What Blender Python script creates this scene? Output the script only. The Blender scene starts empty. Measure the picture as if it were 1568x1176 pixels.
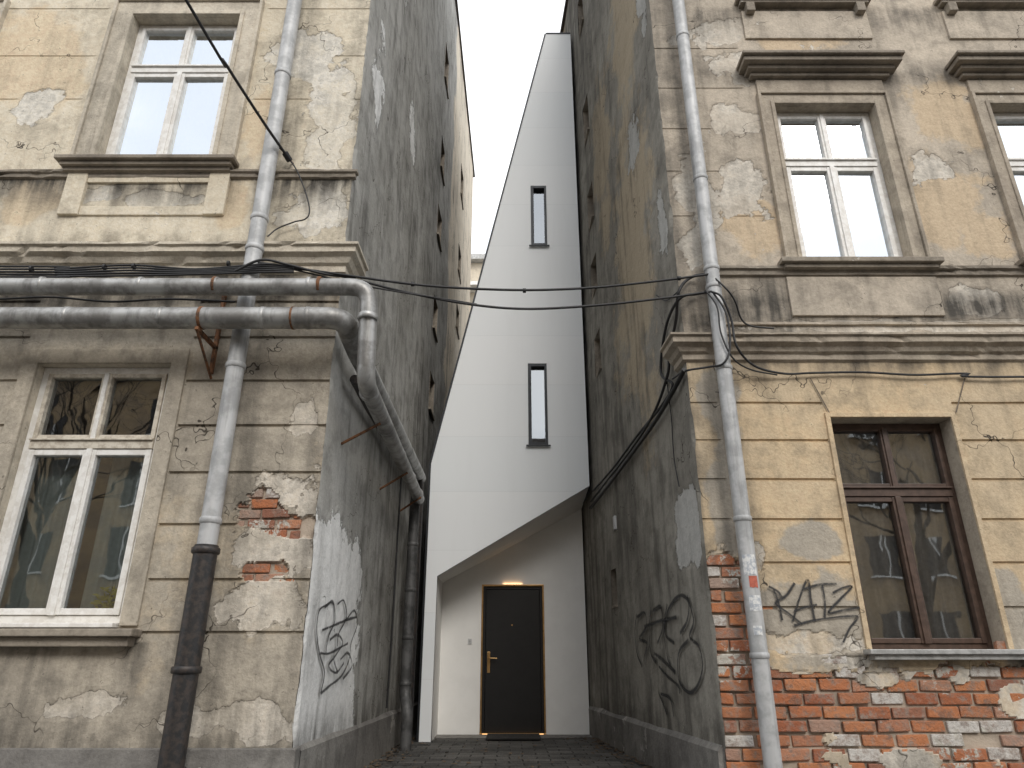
import bpy, bmesh, math, random
from mathutils import Vector, noise
random.seed(4)
sc=bpy.context.scene
# ---------------------------------------------------------------- survey helpers (metres; street = -Y side)
TH=math.radians(21.9); FP=1061.0; CH=1.0
ct,st=math.cos(TH),math.sin(TH)
def ray(px,py):
    u=px-784; v=588-py
    Y=FP*ct-v*st; Z=FP*st+v*ct
    return u/Y, Z/Y
def at(px,py,d):
    k,s=ray(px,py); return Vector((k*d,d,CH+s*d))
def LX(y): return -1.6685+0.0167*y      # left alley wall line
def RX(y): return 2.15-0.085*y          # right alley wall line
def onL(px,py,off=0):
    k,s=ray(px,py); d=(-1.6685+off)/(k-0.0167); return Vector((k*d,d,CH+s*d))
def onR(px,py,off=0):
    k,s=ray(px,py); d=(2.15-off)/(k+0.085); return Vector((k*d,d,CH+s*d))
YL=5.6; YR=6.0; XLc=LX(YL); XRc=RX(YR)
EL=16.8; ER=14.4

# ---------------------------------------------------------------- basic builders
def link(o,parent=None):
    sc.collection.objects.link(o)
    if parent: o.parent=parent
    return o
def empty(name):
    o=bpy.data.objects.new(name,None); o.empty_display_size=.3; return link(o)
def mesh(name,verts,faces,mat,parent=None,smooth=False):
    m=bpy.data.meshes.new(name); m.from_pydata([tuple(v) for v in verts],[],faces); m.update()
    if mat: m.materials.append(mat)
    if smooth:
        for p in m.polygons: p.use_smooth=True
    return link(bpy.data.objects.new(name,m),parent)
def boxes(name,bl,mat,parent=None,bevel=0.0,jit=0.0):
    bm=bmesh.new()
    for (x0,x1,y0,y1,z0,z1) in bl:
        vs=[bm.verts.new((x+random.uniform(-jit,jit),y+random.uniform(-jit,jit)*.3,z+random.uniform(-jit,jit))) for x in (x0,x1) for y in (y0,y1) for z in (z0,z1)]
        for f in ((0,1,3,2),(4,6,7,5),(0,4,5,1),(2,3,7,6),(0,2,6,4),(1,5,7,3)):
            bm.faces.new([vs[i] for i in f])
    bmesh.ops.recalc_face_normals(bm,faces=bm.faces)
    if bevel>0:
        bmesh.ops.bevel(bm,geom=list(bm.edges),offset=bevel,segments=2,profile=.6,affect='EDGES')
    m=bpy.data.meshes.new(name); bm.to_mesh(m); bm.free(); m.materials.append(mat)
    return link(bpy.data.objects.new(name,m),parent)
def catmull(P,n=8):
    P=[Vector(p) for p in P]
    if len(P)<3: 
        return [P[0].lerp(P[-1],i/n) for i in range(n+1)]
    Q=[P[0]*2-P[1]]+P+[P[-1]*2-P[-2]]; out=[]
    for i in range(1,len(Q)-2):
        a,b,c,d=Q[i-1:i+3]
        for j in range(n):
            t=j/n
            out.append(.5*((2*b)+(c-a)*t+(2*a-5*b+4*c-d)*t*t+(3*b-a-3*c+d)*t**3))
    out.append(P[-1]); return out
def fillet(P,r,n=7):
    P=[Vector(p) for p in P]; out=[P[0]]
    for i in range(1,len(P)-1):
        a=(P[i-1]-P[i]).normalized(); b=(P[i+1]-P[i]).normalized()
        p0=P[i]+a*r; p1=P[i]+b*r
        for j in range(n+1):
            t=j/n; out.append(p0*(1-t)**2+P[i]*2*t*(1-t)+p1*t*t)
    out.append(P[-1]); return out
def tube(name,P,r,mat,parent=None,res=5,radii=None):
    cu=bpy.data.curves.new(name,'CURVE'); cu.dimensions='3D'; cu.bevel_depth=r; cu.bevel_resolution=res; cu.use_fill_caps=True
    s=cu.splines.new('POLY'); s.points.add(len(P)-1)
    for i,p in enumerate(P):
        s.points[i].co=(p[0],p[1],p[2],1)
        if radii: s.points[i].radius=radii[i]
    o=bpy.data.objects.new(name,cu); sc.collection.objects.link(o)
    dg=bpy.context.evaluated_depsgraph_get()
    m=bpy.data.meshes.new_from_object(o.evaluated_get(dg)); m.materials.clear(); m.materials.append(mat)
    for p in m.polygons: p.use_smooth=True
    bpy.data.objects.remove(o); bpy.data.curves.remove(cu)
    m.name=name
    return link(bpy.data.objects.new(name,m),parent)
def cable(name,P,r,mat,parent=None): return tube(name,catmull(P,8),r,mat,parent,res=2)
def ring(name,c,axis,r,h,mat,parent):
    c=Vector(c); a=Vector(axis).normalized()*h/2
    return tube(name,[c-a,c-a*.7,c+a*.7,c+a],r,mat,parent,radii=[.93,1,1,.93])
def shape2d(name,outer,holes,Y,thick,mat,parent):
    """flat panel in the XZ plane with real openings, front face at Y"""
    cu=bpy.data.curves.new(name,'CURVE'); cu.dimensions='2D'; cu.fill_mode='BOTH'; cu.extrude=thick/2
    for L in [outer]+holes:
        s=cu.splines.new('POLY'); s.points.add(len(L)-1); s.use_cyclic_u=True
        for i,p in enumerate(L): s.points[i].co=(p[0],p[1],0,1)
    o=bpy.data.objects.new(name,cu); sc.collection.objects.link(o)
    dg=bpy.context.evaluated_depsgraph_get()
    m=bpy.data.meshes.new_from_object(o.evaluated_get(dg)); m.materials.clear(); m.materials.append(mat)
    for v in m.vertices:
        x,y,z=v.co; v.co=(x,Y+thick/2-z,y)
    bpy.data.objects.remove(o)
    m.name=name
    return link(bpy.data.objects.new(name,m),parent)
def sweep(name,prof,Y,x0,xc,side,ret,mat,parent,XF):
    """moulding on a facade; prof=[(out,z)...]; wraps the corner at xc (side=+1: alley on +x) and returns into the alley by ret"""
    V=[];Fc=[];n=len(prof)
    L=abs(xc-x0); ns=int(L/.06); sg=1 if xc>x0 else -1
    for i in range(ns):
        xx=x0+sg*L*i/ns
        for j,(d,z) in enumerate(prof):
            w=noise.noise(Vector((xx*2.3,z*9,5)))
            k=1 if 0<j<n-1 else 0
            nick=max(0,noise.fractal(Vector((xx*4,j*.7,11)),.8,2,3)-.30)*.06
            V.append((xx,Y-d+(.006*w+nick)*k,z+.004*noise.noise(Vector((xx*3,j*3,1)))*k))
    for (d,z) in prof: V.append((xc+side*d,Y-d,z))
    for (d,z) in prof: V.append((XF(Y+ret)+side*d,Y+ret,z))
    for s in range(ns+1):
        for i in range(n-1):
            a=s*n+i; Fc.append((a,a+1,a+1+n,a+n))
    b=(ns+1)*n
    V.append((XF(Y+ret)-side*.05,Y+ret,prof[0][1])); V.append((XF(Y+ret)-side*.05,Y+ret,prof[-1][1]))
    Fc.append(tuple([b+i for i in range(n)]+[b+n+1,b+n]))
    return mesh(name,V,Fc,mat,parent)
def ribbon(name,strokes,nrm,w,mat,parent=None,off=.004):
    V=[];Fc=[];UV=[]
    nrm=Vector(nrm).normalized()
    k=0
    for S in strokes:
        P=catmull(S,8)
        k+=1; lo=off+k*.0004
        for i,p in enumerate(P):
            t=(P[min(i+1,len(P)-1)]-P[max(i-1,0)]).normalized()
            s=nrm.cross(t).normalized()
            ww=w*(.75+.4*noise.noise(p*5+Vector((k,0,0))))
            V+= [p+s*ww/2+nrm*lo,p-s*ww/2+nrm*lo]; e=i/(len(P)-1)
            UV+= [(0,e),(1,e)]
            if i: b=len(V); Fc.append((b-4,b-3,b-1,b-2))
    o=mesh(name,V,Fc,mat,parent)
    uv=o.data.uv_layers.new(name='UVMap')
    for lp in o.data.loops: uv.data[lp.index].uv=UV[lp.vertex_index]
    return o
def axis(segs,extras=()):
    S=set()
    for a,b,st_ in segs:
        n=max(1,round((b-a)/st_))
        for i in range(n+1): S.add(round(a+(b-a)*i/n,5))
    ex=sorted(set(round(e,5) for e in extras))
    ends={round(segs[0][0],5),round(segs[-1][1],5)}
    out=[s for s in S if s in ends or all(abs(s-e)>.007 for e in ex)]
    return sorted(set(out)|set(e for e in ex if segs[0][0]<e<segs[-1][1]))
def gridwall(name,us,vs,pos,holes,depthf,attrs,mat,parent):
    V=[];idx={};Fc=[];A={k:[] for k in attrs}
    def inh(u,v): return any(h[0]<u<h[1] and h[2]<v<h[3] for h in holes)
    nv=len(vs)
    for i,u in enumerate(us):
        for j,v in enumerate(vs):
            vals={k:f(u,v) for k,f in attrs.items()}
            V.append(pos(u,v,depthf(u,v,vals)))
            for k in attrs: A[k].append(min(1,max(0,vals[k])))
    for i in range(len(us)-1):
        for j in range(nv-1):
            if inh((us[i]+us[i+1])/2,(vs[j]+vs[j+1])/2): continue
            Fc.append((i*nv+j,(i+1)*nv+j,(i+1)*nv+j+1,i*nv+j+1))
    o=mesh(name,V,Fc,mat,parent)
    for k in attrs:
        at_=o.data.attributes.new(k,'FLOAT','POINT'); at_.data.foreach_set('value',A[k])
    return o
def fld(x,z,pats,seed,amp=.35,fr=4.0,neg=()):
    b=-1.0
    for p in pats:
        pw=p[4] if len(p)>4 else 2
        d=1-(abs((x-p[0])/p[2])**pw+abs((z-p[1])/p[3])**pw)**(1/pw)
        if d>b:b=d
    for p in neg:
        d=1-math.hypot((x-p[0])/p[2],(z-p[1])/p[3])
        if d>0: b=min(b,-d*1.5)
    if b<=-1: return 0.0
    return .5+b*.9+amp*noise.fractal(Vector((x*fr,z*fr,seed)),.75,2.0,6)
def ss(a,b,x):
    t=min(1,max(0,(x-a)/(b-a))); return t*t*(3-2*t)
def chipc(z,sd):      # worn, chipped arris of the building corner
    a=noise.fractal(Vector((sd,0,z*2.2)),.8,2,4)
    return .006+.030*max(0,a)+.006*abs(noise.noise(Vector((sd,3,z*14))))
def sillstain(x,z,cols,half,a,drop=.75):
    """rain run-off below the ends of a window ledge"""
    if not (a-drop<z<a): return 0
    b=0
    for c in cols:
        for s,wd in ((-half,.16),(half,.16),(0,.5)):
            q=1-abs(x-c-s)/wd
            if q>b:b=q*(.55 if s==0 else 1)
    return b*(1-(a-z)/drop)

# ---------------------------------------------------------------- materials
def newmat(name):
    m=bpy.data.materials.new(name); m.use_nodes=True; nt=m.node_tree
    return m,nt,nt.nodes['Principled BSDF']
def N(nt,t,ins=None,**kw):
    n=nt.nodes.new(t)
    for k,v in kw.items(): setattr(n,k,v)
    if ins:
        for k,v in ins.items():
            if hasattr(v,'is_output') : nt.links.new(v,n.inputs[k])
            else: n.inputs[k].default_value=v
    return n
def math_(nt,op,a,b=0.0,c=None,clamp=False):
    n=N(nt,'ShaderNodeMath',operation=op,use_clamp=clamp)
    for i,x in enumerate((a,b) if c is None else (a,b,c)):
        if hasattr(x,'is_output'): nt.links.new(x,n.inputs[i])
        else: n.inputs[i].default_value=x
    return n.outputs[0]
def mixc(nt,f,a,b,bt='MIX'):
    n=nt.nodes.new('ShaderNodeMix'); n.data_type='RGBA'; n.blend_type=bt
    for i,x in ((0,f),(6,a),(7,b)):
        if hasattr(x,'is_output'): nt.links.new(x,n.inputs[i])
        else: n.inputs[i].default_value= x if i==0 else (x[0],x[1],x[2],1)
    return n.outputs[2]
def sstep(nt,x,a,b):
    n=N(nt,'ShaderNodeMapRange',interpolation_type='SMOOTHSTEP')
    nt.links.new(x,n.inputs[0]); n.inputs[1].default_value=a; n.inputs[2].default_value=b
    return n.outputs[0]
def noi(nt,vec,scale,detail=6,rough=.6,dist=0):
    n=N(nt,'ShaderNodeTexNoise',ins={'Vector':vec,'Scale':scale,'Detail':min(detail,6),'Roughness':rough,'Distortion':dist}); return n.outputs[0]
def scalev(nt,vec,s):
    n=N(nt,'ShaderNodeMapping',ins={'Vector':vec,'Scale':s}); return n.outputs[0]
def plaster(name,c1,c2,pale,tint,chip=.64,streak=.55,crack=1.0,rough=.9,under=(.30,.25,.20),cs=1.35,blotch=.5,speck=.4,solid=False):
    m,nt,b=newmat(name)
    P=N(nt,'ShaderNodeNewGeometry').outputs['Position']
    big=noi(nt,P,.75,4,.62); med=noi(nt,P,3.2,5,.66); fine=noi(nt,P,34,2,.7); mid=noi(nt,P,11,5,.72)
    sv=scalev(nt,P,(6,6,.5)); sn=noi(nt,sv,1,4,.6)
    col=mixc(nt,sstep(nt,big,.32,.68),c1,c2)
    col=mixc(nt,sstep(nt,med,.45,.65),col,mixc(nt,.6,col,[x*.68 for x in c2]))
    ta=N(nt,'ShaderNodeAttribute',attribute_name='tnt').outputs['Fac']
    edge=math_(nt,'MULTIPLY',math_(nt,'SUBTRACT',mid,.5),.55)
    tm=sstep(nt,math_(nt,'ADD',math_(nt,'ADD',ta,math_(nt,'MULTIPLY',math_(nt,'SUBTRACT',med,.5),.7)),edge),.38,.66)
    col=mixc(nt,math_(nt,'MULTIPLY',tm,.85),col,tint)
    chn=noi(nt,P,cs,6,.70)
    chipm=sstep(nt,math_(nt,'ADD',chn,math_(nt,'MULTIPLY',edge,.08)),chip,chip+.008)
    col=mixc(nt,chipm,col,mixc(nt,sstep(nt,fine,.4,.6),pale,[x*.8 for x in pale]))
    pa=N(nt,'ShaderNodeAttribute',attribute_name='pal').outputs['Fac']
    pf=math_(nt,'ADD',math_(nt,'ADD',pa,math_(nt,'MULTIPLY',math_(nt,'SUBTRACT',med,.5),.3 if solid else .75)),edge)
    pm=sstep(nt,pf,.5,.53)
    shade_rim=math_(nt,'MULTIPLY',sstep(nt,pf,.44,.5),math_(nt,'SUBTRACT',1.0,pm))  # painted shadow line along the edges of peeled patches
    pcol=mixc(nt,sstep(nt,mid,.42,.62),pale,[x*(.86 if solid else .70) for x in pale])
    if not solid: pcol=mixc(nt,sstep(nt,chn,.46,.56),pcol,mixc(nt,.5,pcol,c1))
    col=mixc(nt,math_(nt,'MULTIPLY',shade_rim,.35),col,[x*.45 for x in c2])
    col=mixc(nt,pm,col,pcol)
    # soot / damp blotches
    soot=math_(nt,'MULTIPLY',sstep(nt,math_(nt,'ADD',noi(nt,P,1.4 if solid else 1.9,5,.66),math_(nt,'MULTIPLY',math_(nt,'SUBTRACT',sn,.5),.6)),.50,.76),blotch)
    if solid: soot=math_(nt,'MULTIPLY',soot,math_(nt,'SUBTRACT',1.0,math_(nt,'MULTIPLY',pm,.6)))
    col=mixc(nt,soot,col,mixc(nt,.5,col,(.07,.065,.055)))
    sm=math_(nt,'MULTIPLY',sstep(nt,sn,.48,.78),streak)
    col=mixc(nt,sm,col,mixc(nt,.55,col,(.05,.046,.04)))
    ga=N(nt,'ShaderNodeAttribute',attribute_name='grm').outputs['Fac']
    gm=math_(nt,'MULTIPLY',math_(nt,'MULTIPLY',ga,sstep(nt,math_(nt,'ADD',sn,math_(nt,'MULTIPLY',med,.5)),.45,.95)),1.35,clamp=True)
    col=mixc(nt,gm,col,(.075,.069,.06))
    col=mixc(nt,.5 if not solid else .3,col,mixc(nt,fine,[0.22]*3,[.78]*3),'OVERLAY')
    col=mixc(nt,speck,col,mixc(nt,mid,[0.2]*3,[.8]*3),'OVERLAY')
    pit=sstep(nt,noi(nt,P,17,3,.8),.66,.70)
    col=mixc(nt,math_(nt,'MULTIPLY',pit,.6 if not solid else .3),col,(.10,.09,.075))
    if crack:
        wv=N(nt,'ShaderNodeVectorMath',operation='ADD')
        nc=N(nt,'ShaderNodeTexNoise',ins={'Vector':P,'Scale':2.2,'Detail':3.0,'Roughness':.7})
        nt.links.new(P,wv.inputs[0])
        sc_=N(nt,'ShaderNodeVectorMath',operation='SCALE'); nt.links.new(nc.outputs['Color'],sc_.inputs[0]); sc_.inputs['Scale'].default_value=.75
        nt.links.new(sc_.outputs[0],wv.inputs[1])
        vo=N(nt,'ShaderNodeTexVoronoi',feature='DISTANCE_TO_EDGE',ins={'Vector':wv.outputs[0],'Scale':.85})
        cm=math_(nt,'SUBTRACT',1.0,sstep(nt,vo.outputs['Distance'],.001,.0055))
        cm=math_(nt,'MULTIPLY',math_(nt,'MULTIPLY',cm,sstep(nt,big,.46,.56)),crack)
        col=mixc(nt,cm,col,(.06,.05,.04))
    ba=N(nt,'ShaderNodeAttribute',attribute_name='brk').outputs['Fac']
    bmk=sstep(nt,ba,.49,.53)
    col=mixc(nt,bmk,col,mixc(nt,sstep(nt,med,.4,.6),under,[x*1.5 for x in under]))
    nt.links.new(col,b.inputs['Base Color'])
    b.inputs['Roughness'].default_value=rough; b.inputs['Specular IOR Level'].default_value=.25
    h=math_(nt,'MULTIPLY',fine,.004 if not solid else .0025)
    h=math_(nt,'ADD',h,math_(nt,'MULTIPLY',med,.022))
    h=math_(nt,'SUBTRACT',h,math_(nt,'MULTIPLY',chipm,.006))
    h=math_(nt,'SUBTRACT',h,math_(nt,'MULTIPLY',pm,.008))
    bp=N(nt,'ShaderNodeBump',ins={'Height':h,'Strength':.95,'Distance':1.0}); nt.links.new(bp.outputs[0],b.inputs['Normal'])
    return m
def simple(name,c,rough=.6,metal=0,var=.25,vs=8,bump=.002,bs=30,c2=None,streak=0):
    m,nt,b=newmat(name); P=N(nt,'ShaderNodeNewGeometry').outputs['Position']
    n1=noi(nt,P,vs,4,.65); c2=c2 or [x*(1-var) for x in c]
    col=mixc(nt,sstep(nt,n1,.4,.62),c,c2)
    if streak:
        sn=noi(nt,scalev(nt,P,(11,11,.8)),1,4,.65)
        col=mixc(nt,math_(nt,'MULTIPLY',sstep(nt,sn,.5,.7),streak),col,[x*.3 for x in c2])
    nt.links.new(col,b.inputs['Base Color']); b.inputs['Metallic'].default_value=metal
    r=math_(nt,'ADD',rough-.08,math_(nt,'MULTIPLY',n1,.16)); nt.links.new(r,b.inputs['Roughness'])
    if bump:
        bp=N(nt,'ShaderNodeBump',ins={'Height':math_(nt,'MULTIPLY',noi(nt,P,bs,3),bump),'Strength':1.0,'Distance':1.0}); nt.links.new(bp.outputs[0],b.inputs['Normal'])
    return m
M={}
M['lup']=plaster('plaster_cream',(.72,.65,.52),(.61,.54,.42),(.74,.70,.62),(.66,.54,.38),chip=.665,streak=.25,blotch=.4)
M['llo']=plaster('plaster_greybeige',(.50,.445,.36),(.375,.335,.275),(.68,.62,.53),(.51,.43,.32),chip=.68,streak=.4,blotch=.65)
M['rup']=plaster('plaster_worn_tan',(.54,.47,.38),(.41,.36,.295),(.66,.61,.53),(.56,.44,.30),chip=.645,streak=.4,blotch=.65)
M['rlo']=plaster('plaster_ochre',(.63,.485,.31),(.53,.43,.30),(.65,.60,.52),(.38,.35,.30),chip=.69,streak=.3)
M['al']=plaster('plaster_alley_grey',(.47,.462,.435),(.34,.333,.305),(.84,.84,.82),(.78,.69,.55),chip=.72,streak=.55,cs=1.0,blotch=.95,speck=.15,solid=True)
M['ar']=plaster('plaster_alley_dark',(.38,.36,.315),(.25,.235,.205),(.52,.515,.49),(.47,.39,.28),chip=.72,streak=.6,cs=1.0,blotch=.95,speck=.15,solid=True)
M['trim_l']=plaster('stucco_trim_cream',(.62,.56,.46),(.49,.44,.36),(.71,.67,.58),(.4,.33,.22),chip=.66,streak=.35,crack=0)
M['trim_r']=plaster('stucco_trim_tan',(.48,.42,.335),(.36,.31,.25),(.64,.59,.51),(.4,.33,.22),chip=.64,streak=.4,crack=0)
M['trim_d']=plaster('stucco_trim_dark',(.33,.29,.235),(.225,.195,.16),(.52,.48,.42),(.4,.33,.22),chip=.65,streak=.4,crack=0)
M['plinth']=plaster('plinth_stone',(.25,.24,.22),(.17,.16,.15),(.40,.38,.35),(.3,.3,.3),chip=.6,streak=.5,crack=0)
M['zinc']=simple('galvanised_steel',(.49,.495,.495),.58,.25,vs=6,c2=(.36,.365,.365),bump=.0008,streak=.4)
M['zincdk']=simple('aged_lagging_steel',(.42,.42,.41),.46,.5,vs=4,c2=(.23,.225,.215),bump=.0018,bs=9,streak=.45)
M['drop']=simple('dark_weathered_pipe',(.12,.12,.12),.6,.3,vs=6,c2=(.06,.06,.06),bump=.001,streak=.4)
M['iron']=simple('black_cast_iron',(.022,.022,.023),.5,.2,vs=20,c2=(.05,.04,.035))
M['rust']=simple('rusty_iron',(.22,.10,.045),.8,.2,vs=20,c2=(.09,.05,.03))
M['rubber']=simple('black_cable_sheath',(.018,.018,.019),.55,0)
M['winwhite']=simple('white_window_paint',(.80,.79,.76),.45,0,vs=14,c2=(.68,.66,.62),bump=.0004)
M['winold']=simple('old_cream_window_paint',(.62,.57,.48),.6,0,vs=16,c2=(.42,.37,.30),bump=.001)
M['winbrown']=simple('brown_window_wood',(.060,.036,.026),.45,0,vs=14,c2=(.09,.055,.04),bump=.001)
M['sill']=simple('zinc_sill',(.44,.44,.43),.5,.3,vs=9,c2=(.30,.30,.29),bump=.001)
M['room']=simple('dark_room',(.06,.055,.05),.9,0)
M['door']=simple('black_door_paint',(.012,.012,.013),.38,0,bump=.0001)
M['brass']=simple('bronze_trim',(.60,.38,.17),.3,.9,bump=0)
M['dark']=simple('dark_metal_cladding',(.028,.031,.036),.45,.4,bump=.0003)
M['roof']=simple('roof_sheet',(.10,.085,.075),.7,.1)
M['mat']=simple('doormat_fibre',(.03,.028,.026),.95,0,bump=.006,bs=120)
M['plastic']=simple('white_plastic',(.7,.7,.7),.4,0,bump=0)
M['bark']=simple('tree_bark',(.07,.055,.04),.9,0,bump=0)
M['leaf']=simple('house_plant_leaf',(.35,.38,.05),.5,0)
M['pot']=simple('terracotta',(.35,.14,.07),.8,0)
M['sticker']=simple('paper_sticker',(.70,.70,.68),.7,0,vs=30,c2=(.38,.41,.45),bump=0)
M['stickred']=simple('red_sticker',(.5,.13,.08),.7,0,vs=30,bump=0)
def curtain_mat(name,c,a):
    m,nt,b=newmat(name); b.inputs['Base Color'].default_value=(*c,1); b.inputs['Roughness'].default_value=.9
    P=N(nt,'ShaderNodeNewGeometry').outputs['Position']
    al=math_(nt,'ADD',a-.15,math_(nt,'MULTIPLY',noi(nt,P,26,3,.7),.35),clamp=True); nt.links.new(al,b.inputs['Alpha']); return m
M['curt']=curtain_mat('white_curtain',(.70,.70,.68),.9)
M['lace']=curtain_mat('lace_curtain',(.55,.53,.48),.5)
M['teal']=curtain_mat('teal_curtain',(.36,.43,.41),.85)
def glass(name,base,tint=.85,rough=.015,wav=.0006):
    m=bpy.data.materials.new(name); m.use_nodes=True; nt=m.node_tree; nt.nodes.clear()
    out=N(nt,'ShaderNodeOutputMaterial'); P=N(nt,'ShaderNodeNewGeometry').outputs['Position']
    bp=N(nt,'ShaderNodeBump',ins={'Height':math_(nt,'MULTIPLY',noi(nt,P,2.2,2,.5),wav*10),'Strength':1.0,'Distance':1.0})
    gl=N(nt,'ShaderNodeBsdfGlossy',ins={'Color':(.90,.95,.99,1),'Roughness':rough,'Normal':bp.outputs[0]})
    tr=N(nt,'ShaderNodeBsdfTransparent',ins={'Color':(tint,tint,tint,1)})
    fr=N(nt,'ShaderNodeFresnel',ins={'IOR':1.5})
    f=math_(nt,'ADD',base,math_(nt,'MULTIPLY',fr.outputs[0],.9),clamp=True)
    mx=N(nt,'ShaderNodeMixShader'); nt.links.new(f,mx.inputs[0]); nt.links.new(tr.outputs[0],mx.inputs[1]); nt.links.new(gl.outputs[0],mx.inputs[2])
    nt.links.new(mx.outputs[0],out.inputs[0]); return m
M['glass_up']=glass('window_glass_coated',.64,wav=.0002)
M['glass_lo']=glass('window_glass',.20,wav=.0002)
M['glass_h']=glass('window_glass_modern',.30,wav=.0001)
# bricks
m,nt,b=newmat('red_brick'); g=N(nt,'ShaderNodeNewGeometry'); P=g.outputs['Position']; rr=g.outputs['Random Per Island']
cr=N(nt,'ShaderNodeValToRGB',ins={'Fac':rr}); e=cr.color_ramp; e.elements[0].color=(.33,.12,.065,1); e.elements[0].position=0
e.elements[1].color=(.56,.53,.49,1); e.elements[1].position=.86
for p_,c_ in ((.2,(.43,.165,.08,1)),(.4,(.51,.215,.10,1)),(.56,(.27,.125,.085,1)),(.68,(.46,.21,.12,1)),(.78,(.36,.27,.22,1)),(.82,(.40,.175,.10,1))):
    q=e.elements.new(p_); q.color=c_
bn=noi(nt,P,14,5,.7); bn2=noi(nt,P,2.7,6,.75); bn3=noi(nt,P,6,5,.7)
col=mixc(nt,sstep(nt,bn,.45,.7),cr.outputs[0],(.30,.23,.19))
col=mixc(nt,math_(nt,'MULTIPLY',sstep(nt,bn3,.54,.64),.6),col,(.18,.125,.10))
col=mixc(nt,sstep(nt,bn2,.575,.61),col,mixc(nt,sstep(nt,bn,.4,.6),(.56,.53,.47),(.42,.39,.34)))
nt.links.new(col,b.inputs['Base Color']); b.inputs['Roughness'].default_value=.92; b.inputs['Specular IOR Level'].default_value=.2
bp=N(nt,'ShaderNodeBump',ins={'Height':math_(nt,'MULTIPLY',noi(nt,P,22,5,.7),.018),'Strength':1.0,'Distance':1.0}); nt.links.new(bp.outputs[0],b.inputs['Normal'])
M['brick']=m
# white house panels with fine horizontal joints
m,nt,b=newmat('white_facade_panel'); P=N(nt,'ShaderNodeNewGeometry').outputs['Position']
sx=N(nt,'ShaderNodeSeparateXYZ'); nt.links.new(P,sx.inputs[0])
fr_=math_(nt,'FRACT',math_(nt,'DIVIDE',math_(nt,'SUBTRACT',sx.outputs[2],.34),.885))
jl=math_(nt,'SUBTRACT',1.0,sstep(nt,math_(nt,'ABSOLUTE',math_(nt,'SUBTRACT',fr_,.5)),.003,.0075))
pan=math_(nt,'FLOOR',math_(nt,'ADD',math_(nt,'DIVIDE',math_(nt,'SUBTRACT',sx.outputs[2],.34),.885),.5))
wn=N(nt,'ShaderNodeTexWhiteNoise',noise_dimensions='1D'); nt.links.new(pan,wn.inputs['W'])
col=mixc(nt,wn.outputs['Value'],(.80,.83,.845),(.835,.855,.865))
col=mixc(nt,math_(nt,'MULTIPLY',sstep(nt,noi(nt,scalev(nt,P,(5,5,.5)),1,4),.45,.8),.10),col,(.58,.59,.58))
col=mixc(nt,math_(nt,'MULTIPLY',jl,.13),col,(.35,.37,.38))
nt.links.new(col,b.inputs['Base Color']); b.inputs['Roughness'].default_value=.42
bp=N(nt,'ShaderNodeBump',ins={'Height':math_(nt,'MULTIPLY',jl,-.0015),'Strength':.4,'Distance':1.0}); nt.links.new(bp.outputs[0],b.inputs['Normal'])
M['white']=m
M['render']=simple('white_render',(.88,.87,.84),.8,0,vs=3,c2=(.85,.84,.81),bump=.0006,bs=60)
# spray paint
m,nt,b=newmat('black_spray_paint'); uv=N(nt,'ShaderNodeUVMap').outputs[0]; sx=N(nt,'ShaderNodeSeparateXYZ'); nt.links.new(uv,sx.inputs[0])
P=N(nt,'ShaderNodeNewGeometry').outputs['Position']
ed=math_(nt,'SUBTRACT',.5,math_(nt,'ABSOLUTE',math_(nt,'SUBTRACT',sx.outputs[0],.5)))
al=sstep(nt,math_(nt,'ADD',ed,math_(nt,'MULTIPLY',math_(nt,'SUBTRACT',noi(nt,P,60,3,.7),.5),.3)),.02,.42)
al=math_(nt,'MULTIPLY',al,math_(nt,'SUBTRACT',.95,math_(nt,'MULTIPLY',sstep(nt,noi(nt,P,15,4,.75),.52,.66),.45)))
nt.links.new(al,b.inputs['Alpha']); b.inputs['Base Color'].default_value=(.018,.018,.02,1); b.inputs['Roughness'].default_value=.7
M['spray']=m
# ground
def groundmat(name,c,c2,pav=None):
    m,nt,b=newmat(name); P=N(nt,'ShaderNodeNewGeometry').outputs['Position']
    n1=noi(nt,P,1.3,6,.7)
    col=mixc(nt,sstep(nt,n1,.4,.62),c,c2)
    h=math_(nt,'MULTIPLY',noi(nt,P,25,4,.7),.012)
    if pav:
        wv=N(nt,'ShaderNodeVectorMath',operation='ADD'); nc=N(nt,'ShaderNodeTexNoise',ins={'Vector':P,'Scale':5.0,'Detail':2.0})
        s2=N(nt,'ShaderNodeVectorMath',operation='SCALE'); nt.links.new(nc.outputs['Color'],s2.inputs[0]); s2.inputs['Scale'].default_value=.05
        nt.links.new(P,wv.inputs[0]); nt.links.new(s2.outputs[0],wv.inputs[1])
        bt=N(nt,'ShaderNodeTexBrick',ins={'Vector':wv.outputs[0],'Scale':1.0,'Brick Width':pav,'Row Height':pav*.62,'Mortar Size':.009,'Mortar Smooth':.3,'Color1':(.9,.9,.9,1),'Color2':(.45,.45,.45,1),'Mortar':(.12,.12,.1,1)})
        col=mixc(nt,1.0,col,bt.outputs[0],'MULTIPLY'); h=math_(nt,'SUBTRACT',h,math_(nt,'MULTIPLY',bt.outputs['Fac'],.014))
    col=mixc(nt,math_(nt,'MULTIPLY',sstep(nt,noi(nt,P,30,4,.8),.6,.68),.5),col,(.12,.10,.08))
    nt.links.new(col,b.inputs['Base Color']); b.inputs['Roughness'].default_value=.8
    bp=N(nt,'ShaderNodeBump',ins={'Height':h,'Strength':1.0,'Distance':1.0}); nt.links.new(bp.outputs[0],b.inputs['Normal']); return m
M['asph']=groundmat('asphalt',(.055,.055,.055),(.04,.04,.04))
M['pave']=groundmat('concrete_paving',(.17,.165,.155),(.12,.115,.105),.5)
M['cob']=groundmat('alley_setts',(.125,.118,.108),(.075,.072,.066),.30)

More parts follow.
